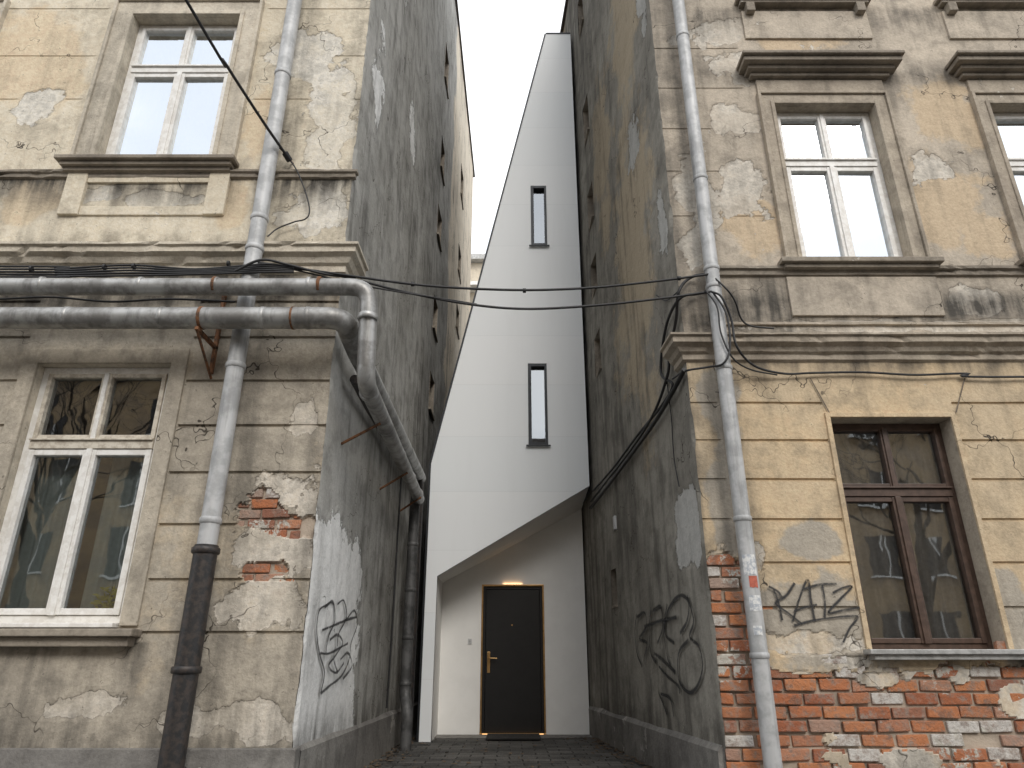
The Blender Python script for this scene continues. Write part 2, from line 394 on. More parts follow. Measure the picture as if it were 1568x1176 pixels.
# ---------------------------------------------------------------- ground
g=mesh('ground',[(-150,-150,-.125),(150,-150,-.125),(150,150,-.125),(-150,150,-.125)],[(0,1,2,3)],M['asph'])
boxes('pavement',[(-30,30,1.15,24,-.12,0)],M['pave'])
boxes('kerb',[(-30+i*1.0+.004,-29+i*1.0-.004,1.0,1.148,-.12,.006) for i in range(60)],M['plinth'],bevel=.01)
mesh('alley_path',[(-1.5,5.9,.004),(1.62,5.9,.004),(1.25,10.4,.004),(1.2,11.35,.004),(-1.4,11.35,.004)],[(0,1,2,3,4)],M['cob'])
bm=bmesh.new()
for i in range(700):
    y=random.uniform(6.5,11); side=random.choice((0,1))
    x=(LX(y)+.03+abs(random.gauss(0,.13))) if side==0 else (RX(y)-.03-abs(random.gauss(0,.13)))
    if random.random()<.2: x=random.uniform(-1.3,1.1)
    s=random.uniform(.008,.032); a=random.uniform(0,6.28)
    c=Vector((x,y,.008+random.uniform(0,.006)))
    vs=[bm.verts.new(c+Vector((math.cos(a+k*1.57)*s*(1.5 if k%2 else .8),math.sin(a+k*1.57)*s,random.uniform(0,.014)))) for k in range(4)]
    bm.faces.new(vs)
me=bpy.data.meshes.new('leaf_litter'); bm.to_mesh(me); bm.free(); me.materials.append(simple('dead_leaves',(.15,.10,.055),.9,0,vs=25,c2=(.06,.042,.03),bump=0)); link(bpy.data.objects.new('leaf_litter',me))

# ---------------------------------------------------------------- windows
def reveals(name,x0,x1,z0,z1,y0,y1,mat,parent):
    V=[(x0,y0,z0),(x1,y0,z0),(x1,y0,z1),(x0,y0,z1),(x0,y1,z0),(x1,y1,z0),(x1,y1,z1),(x0,y1,z1)]
    mesh(name,V,[(0,1,5,4),(1,2,6,5),(2,3,7,6),(3,0,4,7)],mat,parent)
def drape(name,x0,x1,y,z0,z1,mat,parent,fold=.025,per=.11):
    n=int((x1-x0)/.018)+2; V=[];Fc=[]
    for i in range(n):
        x=x0+(x1-x0)*i/(n-1); d=fold*math.sin(x*6.28/per+math.sin(x*5)*1.5)
        V+=[(x,y+d*.6,z1),(x,y+d,z0)]
        if i: b=len(V); Fc.append((b-4,b-3,b-1,b-2))
    mesh(name,V,Fc,mat,parent,True)
def window(par,tag,x0,x1,z0,z1,yw,inset,ztr,fmu,fml,gl,trimmat,cm=None,ft=.05,cz=None,open_c=None,sw=.05):
    yg=yw+inset
    reveals(tag+'_reveal',x0,x1,z0,z1,yw+.001,yg+.10,trimmat,par)
    xc=(x0+x1)/2
    bl=[(x0+.001,x0+ft,yg-.03,yg+.05,z0+.001,z1-.001),(x1-ft,x1-.001,yg-.03,yg+.05,z0+.001,z1-.001),
        (x0+ft,x1-ft,yg-.028,yg+.05,z1-ft,z1-.002),(x0+ft,x1-ft,yg-.028,yg+.05,z0+.002,z0+ft)]
    boxes(tag+'_frame',bl,fml,par,.004)
    boxes(tag+'_transom',[(x0+ft,x1-ft,yg-.055,yg+.045,ztr-.035,ztr+.035),(x0+ft,x1-ft,yg-.075,yg-.02,ztr+.036,ztr+.05)],fmu,par,.004)
    def sash(a,b,c,d,m,nm,sw,tilt):
        boxes(nm,[(a,a+sw,yg-.045,yg+.03,c,d),(b-sw,b,yg-.045,yg+.03,c,d),(a+sw,b-sw,yg-.042,yg+.03,d-sw,d),(a+sw,b-sw,yg-.042,yg+.03,c,c+sw)],m,par,.005)
        mesh(nm+'_glass',[(a+sw,yg+tilt,c+sw),(b-sw,yg-tilt,c+sw),(b-sw,yg-tilt*.3,d-sw),(a+sw,yg+tilt*.6,d-sw)],[(0,1,2,3)],gl,par)
    rt=lambda: random.uniform(-.004,.004)
    sash(x0+ft+.003,xc-.006,z0+ft+.003,ztr-.04,fml,tag+'_sash_1',sw,rt())
    sash(xc+.006,x1-ft-.003,z0+ft+.003,ztr-.04,fml,tag+'_sash_2',sw,rt())
    sash(x0+ft+.003,xc-.006,ztr+.053,z1-ft-.003,fmu,tag+'_light_1',sw*.75,rt())
    sash(xc+.006,x1-ft-.003,ztr+.053,z1-ft-.003,fmu,tag+'_light_2',sw*.75,rt())
    boxes(tag+'_post',[(xc-.025,xc+.025,yg-.06,yg-.03,z0+ft,ztr-.036),(xc-.02,xc+.02,yg-.058,yg-.03,ztr+.051,z1-ft)],fml,par,.005)
    yb=yg+1.2
    V=[(x0-.3,yg+.10,z0-.2),(x1+.3,yg+.10,z0-.2),(x1+.3,yg+.10,z1+.1),(x0-.3,yg+.10,z1+.1),(x0-.3,yb,z0-.2),(x1+.3,yb,z0-.2),(x1+.3,yb,z1+.1),(x0-.3,yb,z1+.1)]
    mesh(tag+'_room',V,[(0,1,5,4),(1,2,6,5),(2,3,7,6),(3,0,4,7),(4,5,6,7)],M['room'],par)
    if cm:
        zt=cz or z1
        if open_c:
            drape(tag+'_curtain',x0-.05,x0+(x1-x0)*open_c,yg+.16,z0-.02,zt,cm,par)
            drape(tag+'_curtain_2',x1-(x1-x0)*open_c,x1+.05,yg+.16,z0-.02,zt,cm,par)
        else: drape(tag+'_curtain',x0-.05,x1+.05,yg+.085,z0-.02,zt,cm,par)

def px_patch(lst,Y):
    out=[]
    for p in lst:
        c=at(p[0],p[1],Y); k,s=ray(p[0],p[1]); u,_=ray(p[0]+p[2],p[1]); _,v=ray(p[0],p[1]-p[3])
        out.append((c.x,c.z,abs(u-k)*Y,abs(v-s)*Y)+tuple(p[4:]))
    return out
def brickfill(name,Y,xr,zr,f,parent,L=.27,H=.098,J=.014,y_front=.010):
    bl=[];r=0;z=zr[0]
    while z<zr[1]:
        x=xr[0]-(L/2 if r%2 else 0)+random.uniform(-.02,.0)
        while x<xr[1]:
            a=max(x+J/2,xr[0]+.002); b_=min(x+L-J/2,xr[1]); 
            if b_-a>.03:
                if max(f(a+(b_-a)*t,z+H*q) for t in (0,.25,.5,.75,1) for q in (.05,.5,.95))>.40 and random.random()>.04:
                    o=random.uniform(-.004,.012)+(.012 if random.random()<.08 else 0); dz=random.uniform(-.004,.004)
                    bl.append((a+random.uniform(0,.01),b_-random.uniform(0,.01),Y+y_front+o,Y+.07,z+J/2+dz,z+H-J/2+dz-random.uniform(0,.006)))
            x+=L
        z+=H; r+=1
    if bl: return boxes(name,bl,M['brick'],parent,.008,.006)

def groove(z,lst,w=.011):
    for q in lst:
        if abs(z-q)<w: return 1.0
    return 0.0
# ================================================================ LEFT TENEMENT
LB=empty('old_tenement_building')
cols_l=[-3.58,-6.42,-9.26]; hw=.585
gz=(1.28,3.44); ups_l=[(5.62,7.62),(9.4,11.4),(13.1,14.9)]
gro_l=[1.21,1.60,2.03,2.46,2.87,3.28,3.70,4.06]
holes_lg=[(c-hw,c+hw,gz[0],gz[1]) for c in cols_l]
brk_l=px_patch([(403,780,36,27),(440,806,44,18),(403,874,36,14)],YL)
pal_l=px_patch([(445,752,50,30),(420,840,62,36),(395,925,62,38),(470,775,20,45),(330,1100,70,26),(410,1110,50,30),(120,1080,60,20),(470,640,20,30)],YL)
fb_l=lambda x,z: fld(x,z,brk_l,3.1,.34,7)
at_lg={'brk':fb_l,'pal':lambda x,z:fld(x,z,pal_l,7.7,.5,4),
  'tnt':lambda x,z:ss(-.1,.5,noise.fractal(Vector((x*.8,z*.8,4.4)),1,2,3))*.6,
  'grm':lambda x,z: max(ss(3.6,4.3,z)*.9,ss(.85,.35,z)*.6, ss(.35,.05,abs(x+2.36))*.4, sillstain(x,z,cols_l,.72,1.15), ss(XLc-.25,XLc,x)*.45)}
def dep_lg(x,z,v):
    d=0
    if z>1.1 and all(abs(x-c)>.735 for c in cols_l): d=.022*groove(z,gro_l)*(1-ss(.4,.6,v['pal'])*.6)
    d+=.007*ss(.48,.52,v['pal'])
    d=d+ (.038-d)*ss(.47,.53,v['brk'])
    return d+.002*noise.noise(Vector((x*3,z*3,1)))+.008*noise.fractal(Vector((x*.8,z*.8,6)),1,2,3)*ss(0,.3,XLc-x)
xs=axis([(-11,-5.4,.25),(-5.4,-3.0,.03),(-3.0,XLc,.016)],[c+s*hw for c in cols_l for s in(-1,1)]+[c+s*q for c in cols_l for s in(-1,1) for q in(.731,.739)])
ge=[q+s for q in gro_l for s in(-.015,-.0109,.0109,.015)]
zs=axis([(0,1.0,.04),(1.0,3.0,.017),(3.0,4.45,.04)],list(gz)+ge)
xE=xs[-1]
gridwall('ground_floor_wall',xs,zs,lambda u,v,d:(u-(chipc(v,1) if u==xE else 0),YL+d,v),holes_lg,dep_lg,at_lg,M['llo'],LB)
brickfill('exposed_brick',YL,(-2.5,-1.7),(1.4,2.6),fb_l,LB,L=.24,H=.085)
holes_lu=[(c-hw,c+hw,a,b) for c in cols_l for a,b in ups_l]
pal_lu=px_patch([(480,320,55,35),(505,180,34,90),(250,305,80,14),(150,298,40,12),(60,160,40,24),(470,80,50,30)],YL)
tnt_lu=px_patch([(355,310,30,40),(40,100,90,80),(400,190,30,60),(45,310,50,40)],YL)
gu=[6.45,7.05,7.75]
at_lu={'pal':lambda x,z:fld(x,z,pal_lu,1.7,.45,3),'tnt':lambda x,z:fld(x,z,tnt_lu,5.7,.3,2),'brk':lambda x,z:0,
  'grm':lambda x,z:max(ss(4.9,4.6,z)*.5,.8*ss(4.9,5.45,z)*ss(5.5,5.47,z),.45*ss(.3,.05,abs(x+2.36)), ss(XLc-.2,XLc,x)*.4)}
xs=axis([(-11,-5.8,.3),(-5.8,XLc,.035)],[c+s*hw for c in cols_l for s in(-1,1)]); xE2=xs[-1]
zs=axis([(4.45,8.6,.035),(8.6,EL,.35)],[q for h in ups_l for q in h]+[q+s for q in gu for s in(-.012,-.0085,.0085,.012)])
gridwall('upper_wall',xs,zs,lambda u,v,d:(u-(chipc(v,1) if u==xE2 else 0),YL+d,v),holes_lu,
  lambda x,z,v:.006*ss(.48,.52,v['pal'])+.003*noise.noise(Vector((x*2,z*2,3)))+(.007*groove(z,gu,.009) if (x>-2.7 or x<-4.5) and v['pal']<.5 else 0),at_lu,M['lup'],LB)
# alley side wall
wy=[(11.55,12.15)]; wz=[(5.2,5.9),(6.8,7.5),(8.85,9.55),(10.5,11.3),(12.9,13.9)]
wl=[(a,b,c,d) for a,b in wy for c,d in wz]+[(15.6,16.3,c,d) for c,d in wz]
pal_al=[(6.30,1.12,.98,.92,5),(6.2,7.2,.4,1.4),(8.4,8.6,.4,.8),(7.6,11,.6,1.3)]
at_al={'brk':lambda y,z:0,'pal':lambda y,z:(fld(y,z,pal_al[:1],2.2,.14,3)+.10) if z<2.6 else fld(y,z,pal_al[1:],2.2,.5,2)*.50,
  'tnt':lambda y,z:ss(13.0,14.2,y+.6*noise.noise(Vector((y,z,0)))) ,  # cream towards the far end: paints the sunlit stretch of plaster
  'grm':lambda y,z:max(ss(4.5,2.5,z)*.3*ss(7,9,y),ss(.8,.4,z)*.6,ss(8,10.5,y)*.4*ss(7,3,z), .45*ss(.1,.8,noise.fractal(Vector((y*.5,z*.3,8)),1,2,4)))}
xs=axis([(YL,8,.05),(8,19.5,.12)],[q for h in wl for q in h[:2]]); ys0=xs[0]
zs=axis([(.42,9,.05),(9,EL,.12)],[q for h in wl for q in h[2:]])
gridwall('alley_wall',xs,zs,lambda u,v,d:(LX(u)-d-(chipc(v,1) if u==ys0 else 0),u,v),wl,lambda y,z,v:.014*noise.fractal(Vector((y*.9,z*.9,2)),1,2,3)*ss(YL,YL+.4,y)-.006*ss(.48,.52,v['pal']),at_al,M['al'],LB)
def alley_win(h,X,side,par,k):
    y0,y1,z0,z1=h; xa=X(y0);xb=X(y1)
    d=.16*side
    V=[(xa,y0,z0),(xb,y1,z0),(xb,y1,z1),(xa,y0,z1),(xa+d,y0,z0),(xb+d,y1,z0),(xb+d,y1,z1),(xa+d,y0,z1)]
    mesh('alley_window_reveal_%d'%k,V,[(0,1,5,4),(1,2,6,5),(2,3,7,6),(3,0,4,7)],M['trim_d'],par)
    mesh('alley_window_pane_%d'%k,V[4:],[(0,1,2,3)],M['room'],par)
    fx=sorted([xa+d*.75,xa+d*.95])
    boxes('alley_window_frame_%d'%k,[(fx[0],fx[1],y0,y0+.05,z0,z1),(fx[0],fx[1],y1-.05,y1,z0,z1),(fx[0],fx[1],y0+.05,y1-.05,z0,z0+.05),(fx[0],fx[1],y0+.05,y1-.05,z1-.05,z1),(fx[0],fx[1],(y0+y1)/2-.02,(y0+y1)/2+.02,z0+.05,z1-.05)],M['winbrown'],par)
    sx=sorted([xa+.001*side,xa-.04*side]); boxes('alley_window_sill_%d'%k,[(sx[0],sx[1],y0-.03,y1+.03,z0-.04,z0-.002)],M['trim_d'],par)
for k,h in enumerate(wl): alley_win(h,LX,-1,LB,k)
boxes('plinth',[(-11,XLc+.03,YL-.035,YL+.1,0,.43)],M['plinth'],LB,.01)
mesh('alley_plinth',[(LX(5.7)+.03,5.7,0),(LX(19.5)+.03,19.5,0),(LX(19.5)+.03,19.5,.40),(LX(5.7)+.03,5.7,.40),(LX(19.5)-.02,19.5,.46),(LX(5.7)-.02,5.7,.46)],[(0,1,2,3),(3,2,4,5)],M['plinth'],LB)
mesh('rear_and_side_walls',[(-11,YL,0),(-11,19.5,0),(-11,19.5,EL),(-11,YL,EL),(LX(19.5),19.5,0),(LX(19.5),19.5,EL)],[(0,1,2,3),(1,4,5,2)],M['lup'],LB)
def roof(E,y0,y1,x0,XF,s,par):
    mesh('roof',[(x0-s*.3,y0-.4,E+.02),(XF(y0)+s*.05,y0-.4,E+.02),(XF(y1)+s*.05,y1+.3,E+.02),(x0-s*.3,y1+.3,E+.02),(x0-s*.3,(y0+y1)/2,E+1.5),(XF((y0+y1)/2)-s*.4,(y0+y1)/2,E+1.5),
    (x0-s*.3,y0-.4,E-.05),(XF(y0)+s*.05,y0-.4,E-.05),(XF(y1)+s*.05,y1+.3,E-.05),(x0-s*.3,y1+.3,E-.05)],
    [(0,1,5,4),(4,5,2,3),(1,2,5),(0,4,3),(0,6,7,1),(1,7,8,2),(2,8,9,3),(6,9,8,7)],M['roof'],par)
roof(EL,YL,19.5,-11,LX,1,LB)
sweep('storey_cornice',[(0,4.34),(.03,4.36),(.03,4.42),(.06,4.44),(.085,4.49),(.13,4.52),(.13,4.575),(.155,4.585),(.155,4.61),(0,4.66)],YL,-11,XLc,1,.32,M['trim_l'],LB,LX)
sweep('string_course',[(0,5.43),(.03,5.44),(.03,5.48),(.05,5.49),(.05,5.515),(0,5.535)],YL,-11,XLc,1,.02,M['trim_d'],LB,LX)
for n,(a,b) in enumerate(ups_l):
    for i,c in enumerate(cols_l):
        t='win_f%d_%d'%(n+1,i)
        if n: boxes(t+'_string',[(-11 if i==2 else c-1.42,c+1.42 if i else XLc+.03,YL-.04,YL+.01,a-.2,a-.12)],M['trim_d'],LB,.006)
        window(LB,t,c-hw,c+hw,a,b,YL,.13,a+1.32,M['winwhite'],M['winwhite'],M['glass_up'],M['trim_l'],M['curt'])
        w=hw
        boxes(t+'_surround',[(c-w-.20,c-w-.002,YL-.035,YL+.02,a,b+.20),(c+w+.002,c+w+.20,YL-.035,YL+.02,a,b+.20),(c-w-.002,c+w+.002,YL-.035,YL+.02,b+.002,b+.20)],M['trim_l'],LB,.005)
        boxes(t+'_surround_bead',[(c-w-.235,c-w-.201,YL-.06,YL+.02,a,b+.235),(c+w+.201,c+w+.235,YL-.06,YL+.02,a,b+.235),(c-w-.2,c+w+.2,YL-.06,YL+.02,b+.201,b+.235),
            (c-w-.05,c-w-.004,YL-.05,YL+.02,a,b+.05),(c+w+.004,c+w+.05,YL-.05,YL+.02,a,b+.05),(c-w-.004,c+w+.004,YL-.05,YL+.02,b+.004,b+.05)],M['trim_l'],LB,.006)
        boxes(t+'_sill',[(c-.90,c+.86,YL-.15,YL+.12,a-.045,a-.003),(c-.86,c+.82,YL-.11,YL+.02,a-.09,a-.046),(c-.84,c+.80,YL-.07,YL+.02,a-.13,a-.091)],M['trim_d'],LB,.008)
        boxes(t+'_apron',[(c-.80,c-.60,YL-.035,YL+.02,a-.62,a-.131),(c+.60,c+.80,YL-.035,YL+.02,a-.62,a-.131),(c-.599,c+.599,YL-.022,YL+.02,a-.24,a-.132),(c-.599,c+.599,YL-.018,YL+.02,a-.62,a-.52)],M['lup'],LB,.008)
for i,c in enumerate(cols_l):
    t='win_ground_%d'%i; a,b=gz
    window(LB,t,c-hw,c+hw,a,b,YL,.11,2.72,M['winold'],M['winwhite'],M['glass_lo'],M['trim_l'],M['teal'],ft=.06,cz=2.7,open_c=.42)
    boxes(t+'_surround',[(c-hw-.14,c-hw-.002,YL-.025,YL+.02,a-.02,b+.14),(c+hw+.002,c+hw+.14,YL-.025,YL+.02,a-.02,b+.14),(c-hw-.002,c+hw+.002,YL-.025,YL+.02,b+.002,b+.14)],M['llo'],LB,.006)
    boxes(t+'_sill',[(c-hw+.01,c+hw-.01,YL-.09,YL+.08,a-.035,a-.002)],M['winwhite'],LB,.006)
    boxes(t+'_ledge',[(c-.80,c+.76,YL-.15,YL+.02,a-.10,a-.045),(c-.76,c+.72,YL-.10,YL+.02,a-.17,a-.101)],M['trim_d'],LB,.01)

# ================================================================ RIGHT TENEMENT
RB=empty('old_tenement_building')
cols_r=[3.46,5.84,8.22]; gzr=(1.10,3.08); hr=.55
ups_r=[(4.72,6.74),(8.34,10.3),(11.7,13.3)]
gro_r=[1.42,1.78,2.146,2.50,2.86,3.22]
holes_rg=[(c-hr,c+hr,gzr[0],gzr[1]) for c in cols_r]
brk_r=[(3.9,.48,2.1,.48,5),(1.80,1.03,.20,.84,6),(2.25,.75,.35,.30)]
neg_r=px_patch([(1345,1040,34,16),(1395,1165,50,20),(1560,1075,30,30),(1225,1015,55,18),(1470,1040,18,8),(1280,1160,22,10)],YR)
def fb_r(x,z):
    f=fld(x,z,brk_r,9.3,.26 if x>2.0 else .12,5,neg_r)
    if f>0 and x>2.05: f-=1.4*max(0,noise.fractal(Vector((x*1.9,z*2.6,14.2)),.8,2,5)-.36)
    return f
pal_r=px_patch([(1110,868,22,35),(1250,985,80,18),(1300,1015,40,12),(1480,1035,90,12),(1225,1040,30,12),(1160,850,10,30)],YR)
tnt_r=px_patch([(1250,960,90,70,4),(1240,830,50,25),(1110,760,30,120),(1540,950,40,90),(1100,620,30,60)],YR)
at_rg={'brk':fb_r,'pal':lambda x,z:max(fld(x,z,pal_r,3.3,.5,5),ss(.98,.9,z)*.62 if x>2.05 else 0),'tnt':lambda x,z:fld(x,z,tnt_r,6.1,.5,2.5),
 'grm':lambda x,z:max(ss(3.4,3.7,z)*.7,ss(.5,.2,z)*.4,ss(.3,.05,abs(x-1.94))*.45,ss(1.9,XRc,x)*.45,sillstain(x,z,cols_r,.66,1.06,.5)*.8)}
def dep_rg(x,z,v):
    d=0
    if x>2.0 and all(abs(x-c)>.60 for c in cols_r): d=.018*groove(z,gro_r)*(1-ss(.4,.6,v['pal']))
    if x<1.9: d=.012*groove(z,gro_r[2:])
    d+=.007*ss(.48,.52,v['pal'])
    d=d+(.042-d)*ss(.47,.53,v['brk'])
    return d+.002*noise.noise(Vector((x*3,z*3,1)))+.008*noise.fractal(Vector((x*.8,z*.8,9)),1,2,3)*ss(0,.3,x-XRc)
xs=axis([(XRc,5.2,.02),(5.2,10.5,.2)],[c+s*hr for c in cols_r for s in(-1,1)]+[c+s*q for c in cols_r for s in(-1,1) for q in(.596,.604)]); xF=xs[0]
ge=[q+s for q in gro_r for s in(-.015,-.0109,.0109,.015)]
zs=axis([(0,1.9,.018),(1.9,3.72,.04)],list(gzr)+ge)
gridwall('ground_floor_wall',xs,zs,lambda u,v,d:(u+(chipc(v,9) if u==xF else 0),YR+d,v),holes_rg,dep_rg,at_rg,M['rlo'],RB)
brickfill('exposed_brick',YR,(XRc+.006,5.9),(.0,2.0),fb_r,RB)
holes_ru=[(c-hr,c+hr,a,b) for c in cols_r for a,b in ups_r]
pal_ru=px_patch([(1070,300,30,60),(1130,290,40,40),(1130,185,40,22),(1380,455,60,18),(1060,380,20,40),(1430,260,34,22),(1100,50,60,20),(1490,460,40,20),(1250,45,70,12),(1130,100,40,20),(1380,499,260,9,4)],YR)
tnt_ru=px_patch([(1440,320,70,70),(1260,450,60,18),(1500,350,50,40),(1150,330,50,50),(1450,170,60,50),(1220,60,60,20)],YR)
gb=px_patch([(1150,470,110,40,4),(1400,468,400,20,6)],YR)
gsu=[5.28,5.85,6.42,7.0,7.6]
at_ru={'pal':lambda x,z:fld(x,z,pal_ru,2.7,.55,3),'tnt':lambda x,z:fld(x,z,tnt_ru,8.7,.4,2),'brk':lambda x,z:0,
 'grm':lambda x,z:max(fld(x,z,gb,1,.3,2)*.9,.45*ss(.3,.05,abs(x-1.94)),.5*ss(6.9,7.2,z)*ss(7.4,7.2,z),ss(1.9,XRc,x)*.45,.5*ss(7.6,8.2,z)*ss(8.3,8.2,z))}
xs=axis([(XRc,6.8,.035),(6.8,10.5,.3)],[c+s*hr for c in cols_r for s in(-1,1)]); xF2=xs[0]
zs=axis([(3.72,8.9,.035),(8.9,ER,.3)],[q for h in ups_r for q in h]+[q+s for q in gsu for s in(-.012,-.0085,.0085,.012)])
gridwall('upper_wall',xs,zs,lambda u,v,d:(u+(chipc(v,9) if u==xF2 else 0),YR+d,v),holes_ru,
  lambda x,z,v:.007*ss(.48,.52,v['pal'])+.003*noise.noise(Vector((x*2,z*2,3)))+(.008*groove(z,gsu,.009) if x<2.62 and v['pal']<.5 else 0),at_ru,M['rup'],RB)
wzr=[(5.1,5.75),(6.5,7.1),(7.8,8.5),(9.6,10.4),(12.2,13.1)]
wr=[(9.5,9.95,c,d) for c,d in wzr]+[(9.3,9.6,1.7,2.15)]
pal_ar=[(6.42,2.15,.33,.36,4),(6.3,5.5,.25,.6),(7.1,7.2,.4,.6),(6.25,9,.25,1.0)]
tnt_ar=[(7.4,5.8,1.0,2.4),(7.0,9.6,.9,2.0),(8.8,8.3,.7,1.7),(12.5,13,1.2,3)]
at_ar={'brk':lambda y,z:0,'pal':lambda y,z:fld(y,z,pal_ar[:1],2.2,.14,3) if z<2.8 else fld(y,z,pal_ar[1:],2.2,.5,2)*.60,
  'tnt':lambda y,z:fld(y,z,tnt_ar,2,.5,1)*.8,
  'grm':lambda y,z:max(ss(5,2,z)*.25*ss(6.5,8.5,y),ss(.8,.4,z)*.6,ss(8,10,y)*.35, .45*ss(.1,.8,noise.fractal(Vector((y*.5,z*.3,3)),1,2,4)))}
xs=axis([(YR,8,.05),(8,17,.12)],[q for h in wr for q in h[:2]]); ys1=xs[0]
zs=axis([(.38,9,.05),(9,ER,.12)],[q for h in wr for q in h[2:]])
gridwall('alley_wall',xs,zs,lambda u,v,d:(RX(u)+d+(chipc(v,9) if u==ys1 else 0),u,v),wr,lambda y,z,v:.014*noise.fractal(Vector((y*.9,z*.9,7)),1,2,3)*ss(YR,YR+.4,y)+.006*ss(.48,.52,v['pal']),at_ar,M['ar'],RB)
for k,h in enumerate(wr): alley_win(h,RX,1,RB,k)
mesh('alley_plinth',[(RX(6.1)-.035,6.05,0),(RX(17)-.035,17,0),(RX(17)-.035,17,.36),(RX(6.1)-.035,6.05,.36),(RX(17)+.02,17,.42),(RX(6.1)+.02,6.05,.42),(RX(6.1)+.02,6.05,0)],[(0,1,2,3),(3,2,4,5),(0,3,5,6)],M['plinth'],RB)
mesh('corner_base',[(XRc+.002,YR+.02,0),(RX(6.1)+.002,6.1,0),(RX(6.1)+.002,6.1,.45),(XRc+.002,YR+.02,.45)],[(0,1,2,3)],M['plinth'],RB)
boxes('plinth',[(XRc+.36,10.5,YR-.03,YR+.1,0,.16)],M['plinth'],RB,.01)
mesh('rear_and_side_walls',[(10.5,YR,0),(10.5,17,0),(10.5,17,ER),(10.5,YR,ER),(RX(17),17,0),(RX(17),17,ER)],[(0,1,2,3),(1,4,5,2)],M['rup'],RB)
roof(ER,YR,17,10.5,RX,-1,RB)
sweep('storey_cornice',[(0,3.63),(.03,3.65),(.03,3.70),(.06,3.72),(.08,3.76),(.13,3.79),(.13,3.845),(.155,3.855),(.155,3.875),(0,3.93)],YR,10.5,XRc,-1,.25,M['trim_r'],RB,RX)
sweep('frieze_band',[(0,4.02),(.02,4.025),(.02,4.05),(0,4.06)],YR,10.5,XRc+.3,-1,0.001,M['trim_r'],RB,lambda y:XRc+.3)
sweep('string_course',[(0,4.56),(.03,4.57),(.03,4.62),(.055,4.63),(.055,4.66),(0,4.69)],YR,10.5,XRc+.42,-1,.001,M['trim_d'],RB,lambda y:XRc+.42)
for n,(a,b) in enumerate(ups_r):
    for i,c in enumerate(cols_r):
        t='win_f%d_%d'%(n+1,i)
        window(RB,t,c-hr,c+hr,a,b,YR,.13,a+1.30,M['winwhite'],M['winwhite'],M['glass_up'],M['trim_r'],M['curt'])
        w=hr
        boxes(t+'_surround',[(c-w-.14,c-w-.002,YR-.035,YR+.02,a,b+.14),(c+w+.002,c+w+.14,YR-.035,YR+.02,a,b+.14),(c-w-.002,c+w+.002,YR-.035,YR+.02,b+.002,b+.14)],M['trim_r'],RB,.005)
        boxes(t+'_surround_bead',[(c-w-.175,c-w-.141,YR-.06,YR+.02,a,b+.175),(c+w+.141,c+w+.175,YR-.06,YR+.02,a,b+.175),(c-w-.14,c+w+.14,YR-.06,YR+.02,b+.141,b+.175),
            (c-w-.045,c-w-.004,YR-.05,YR+.02,a,b+.045),(c+w+.004,c+w+.045,YR-.05,YR+.02,a,b+.045),(c-w-.004,c+w+.004,YR-.05,YR+.02,b+.004,b+.045)],M['trim_r'],RB,.006)
        boxes(t+'_sill',[(c-.80,c+.80,YR-.13,YR+.15,a-.055,a-.003),(c-.76,c+.76,YR-.09,YR+.02,a-.10,a-.056)],M['trim_d'],RB,.008)
        boxes(t+'_apron',[(c-.74,c+.74,YR-.024,YR+.02,a-.60,a-.17)],M['rup'],RB,.006)
        if n: boxes(t+'_brackets',[(c-.70,c-.60,YR-.10,YR+.02,a-.24,a-.101),(c+.60,c+.70,YR-.10,YR+.02,a-.24,a-.101)],M['trim_d'],RB,.012)
        if n<2:
            boxes(t+'_frieze',[(c-w-.16,c+w+.16,YR-.03,YR+.02,b+.18,b+.36)],M['trim_r'],RB,.006)
            boxes(t+'_hood',[(c-.90,c+.90,YR-.25,YR+.02,b+.53,b+.57),(c-.88,c+.88,YR-.21,YR+.02,b+.47,b+.529),(c-.82,c+.82,YR-.14,YR+.02,b+.42,b+.469),(c-.78,c+.78,YR-.08,YR+.02,b+.37,b+.419)],M['trim_d'],RB,.01)
for i,c in enumerate(cols_r):
    t='win_ground_%d'%i; a,b=gzr
    window(RB,t,c-hr,c+hr,a,b,YR,.20,2.42,M['winbrown'],M['winbrown'],M['glass_lo'],M['trim_r'],M['lace'],ft=.045,sw=.042)
    boxes(t+'_sill',[(c-.62,c+.95,YR-.12,YR+.18,a-.04,a-.002),(c-.58,c+.9,YR-.09,YR+.02,a-.08,a-.041)],M['sill'],RB,.006)
    boxes(t+'_edge_bead',[(c-hr-.045,c-hr-.002,YR-.018,YR+.02,a,b+.045),(c+hr+.002,c+hr+.045,YR-.018,YR+.02,a,b+.045),(c-hr-.002,c+hr+.002,YR-.018,YR+.02,b+.002,b+.045)],M['rlo'],RB,.004)
jm=simple('mortar_joint',(.16,.13,.10),.9,0)
ribbon('keystone_joints',[[at(1240,580,YR),at(1271,636,YR)],[at(1476,580,YR),at(1463,632,YR)]],(0,-1,0),.014,jm,RB,.012)

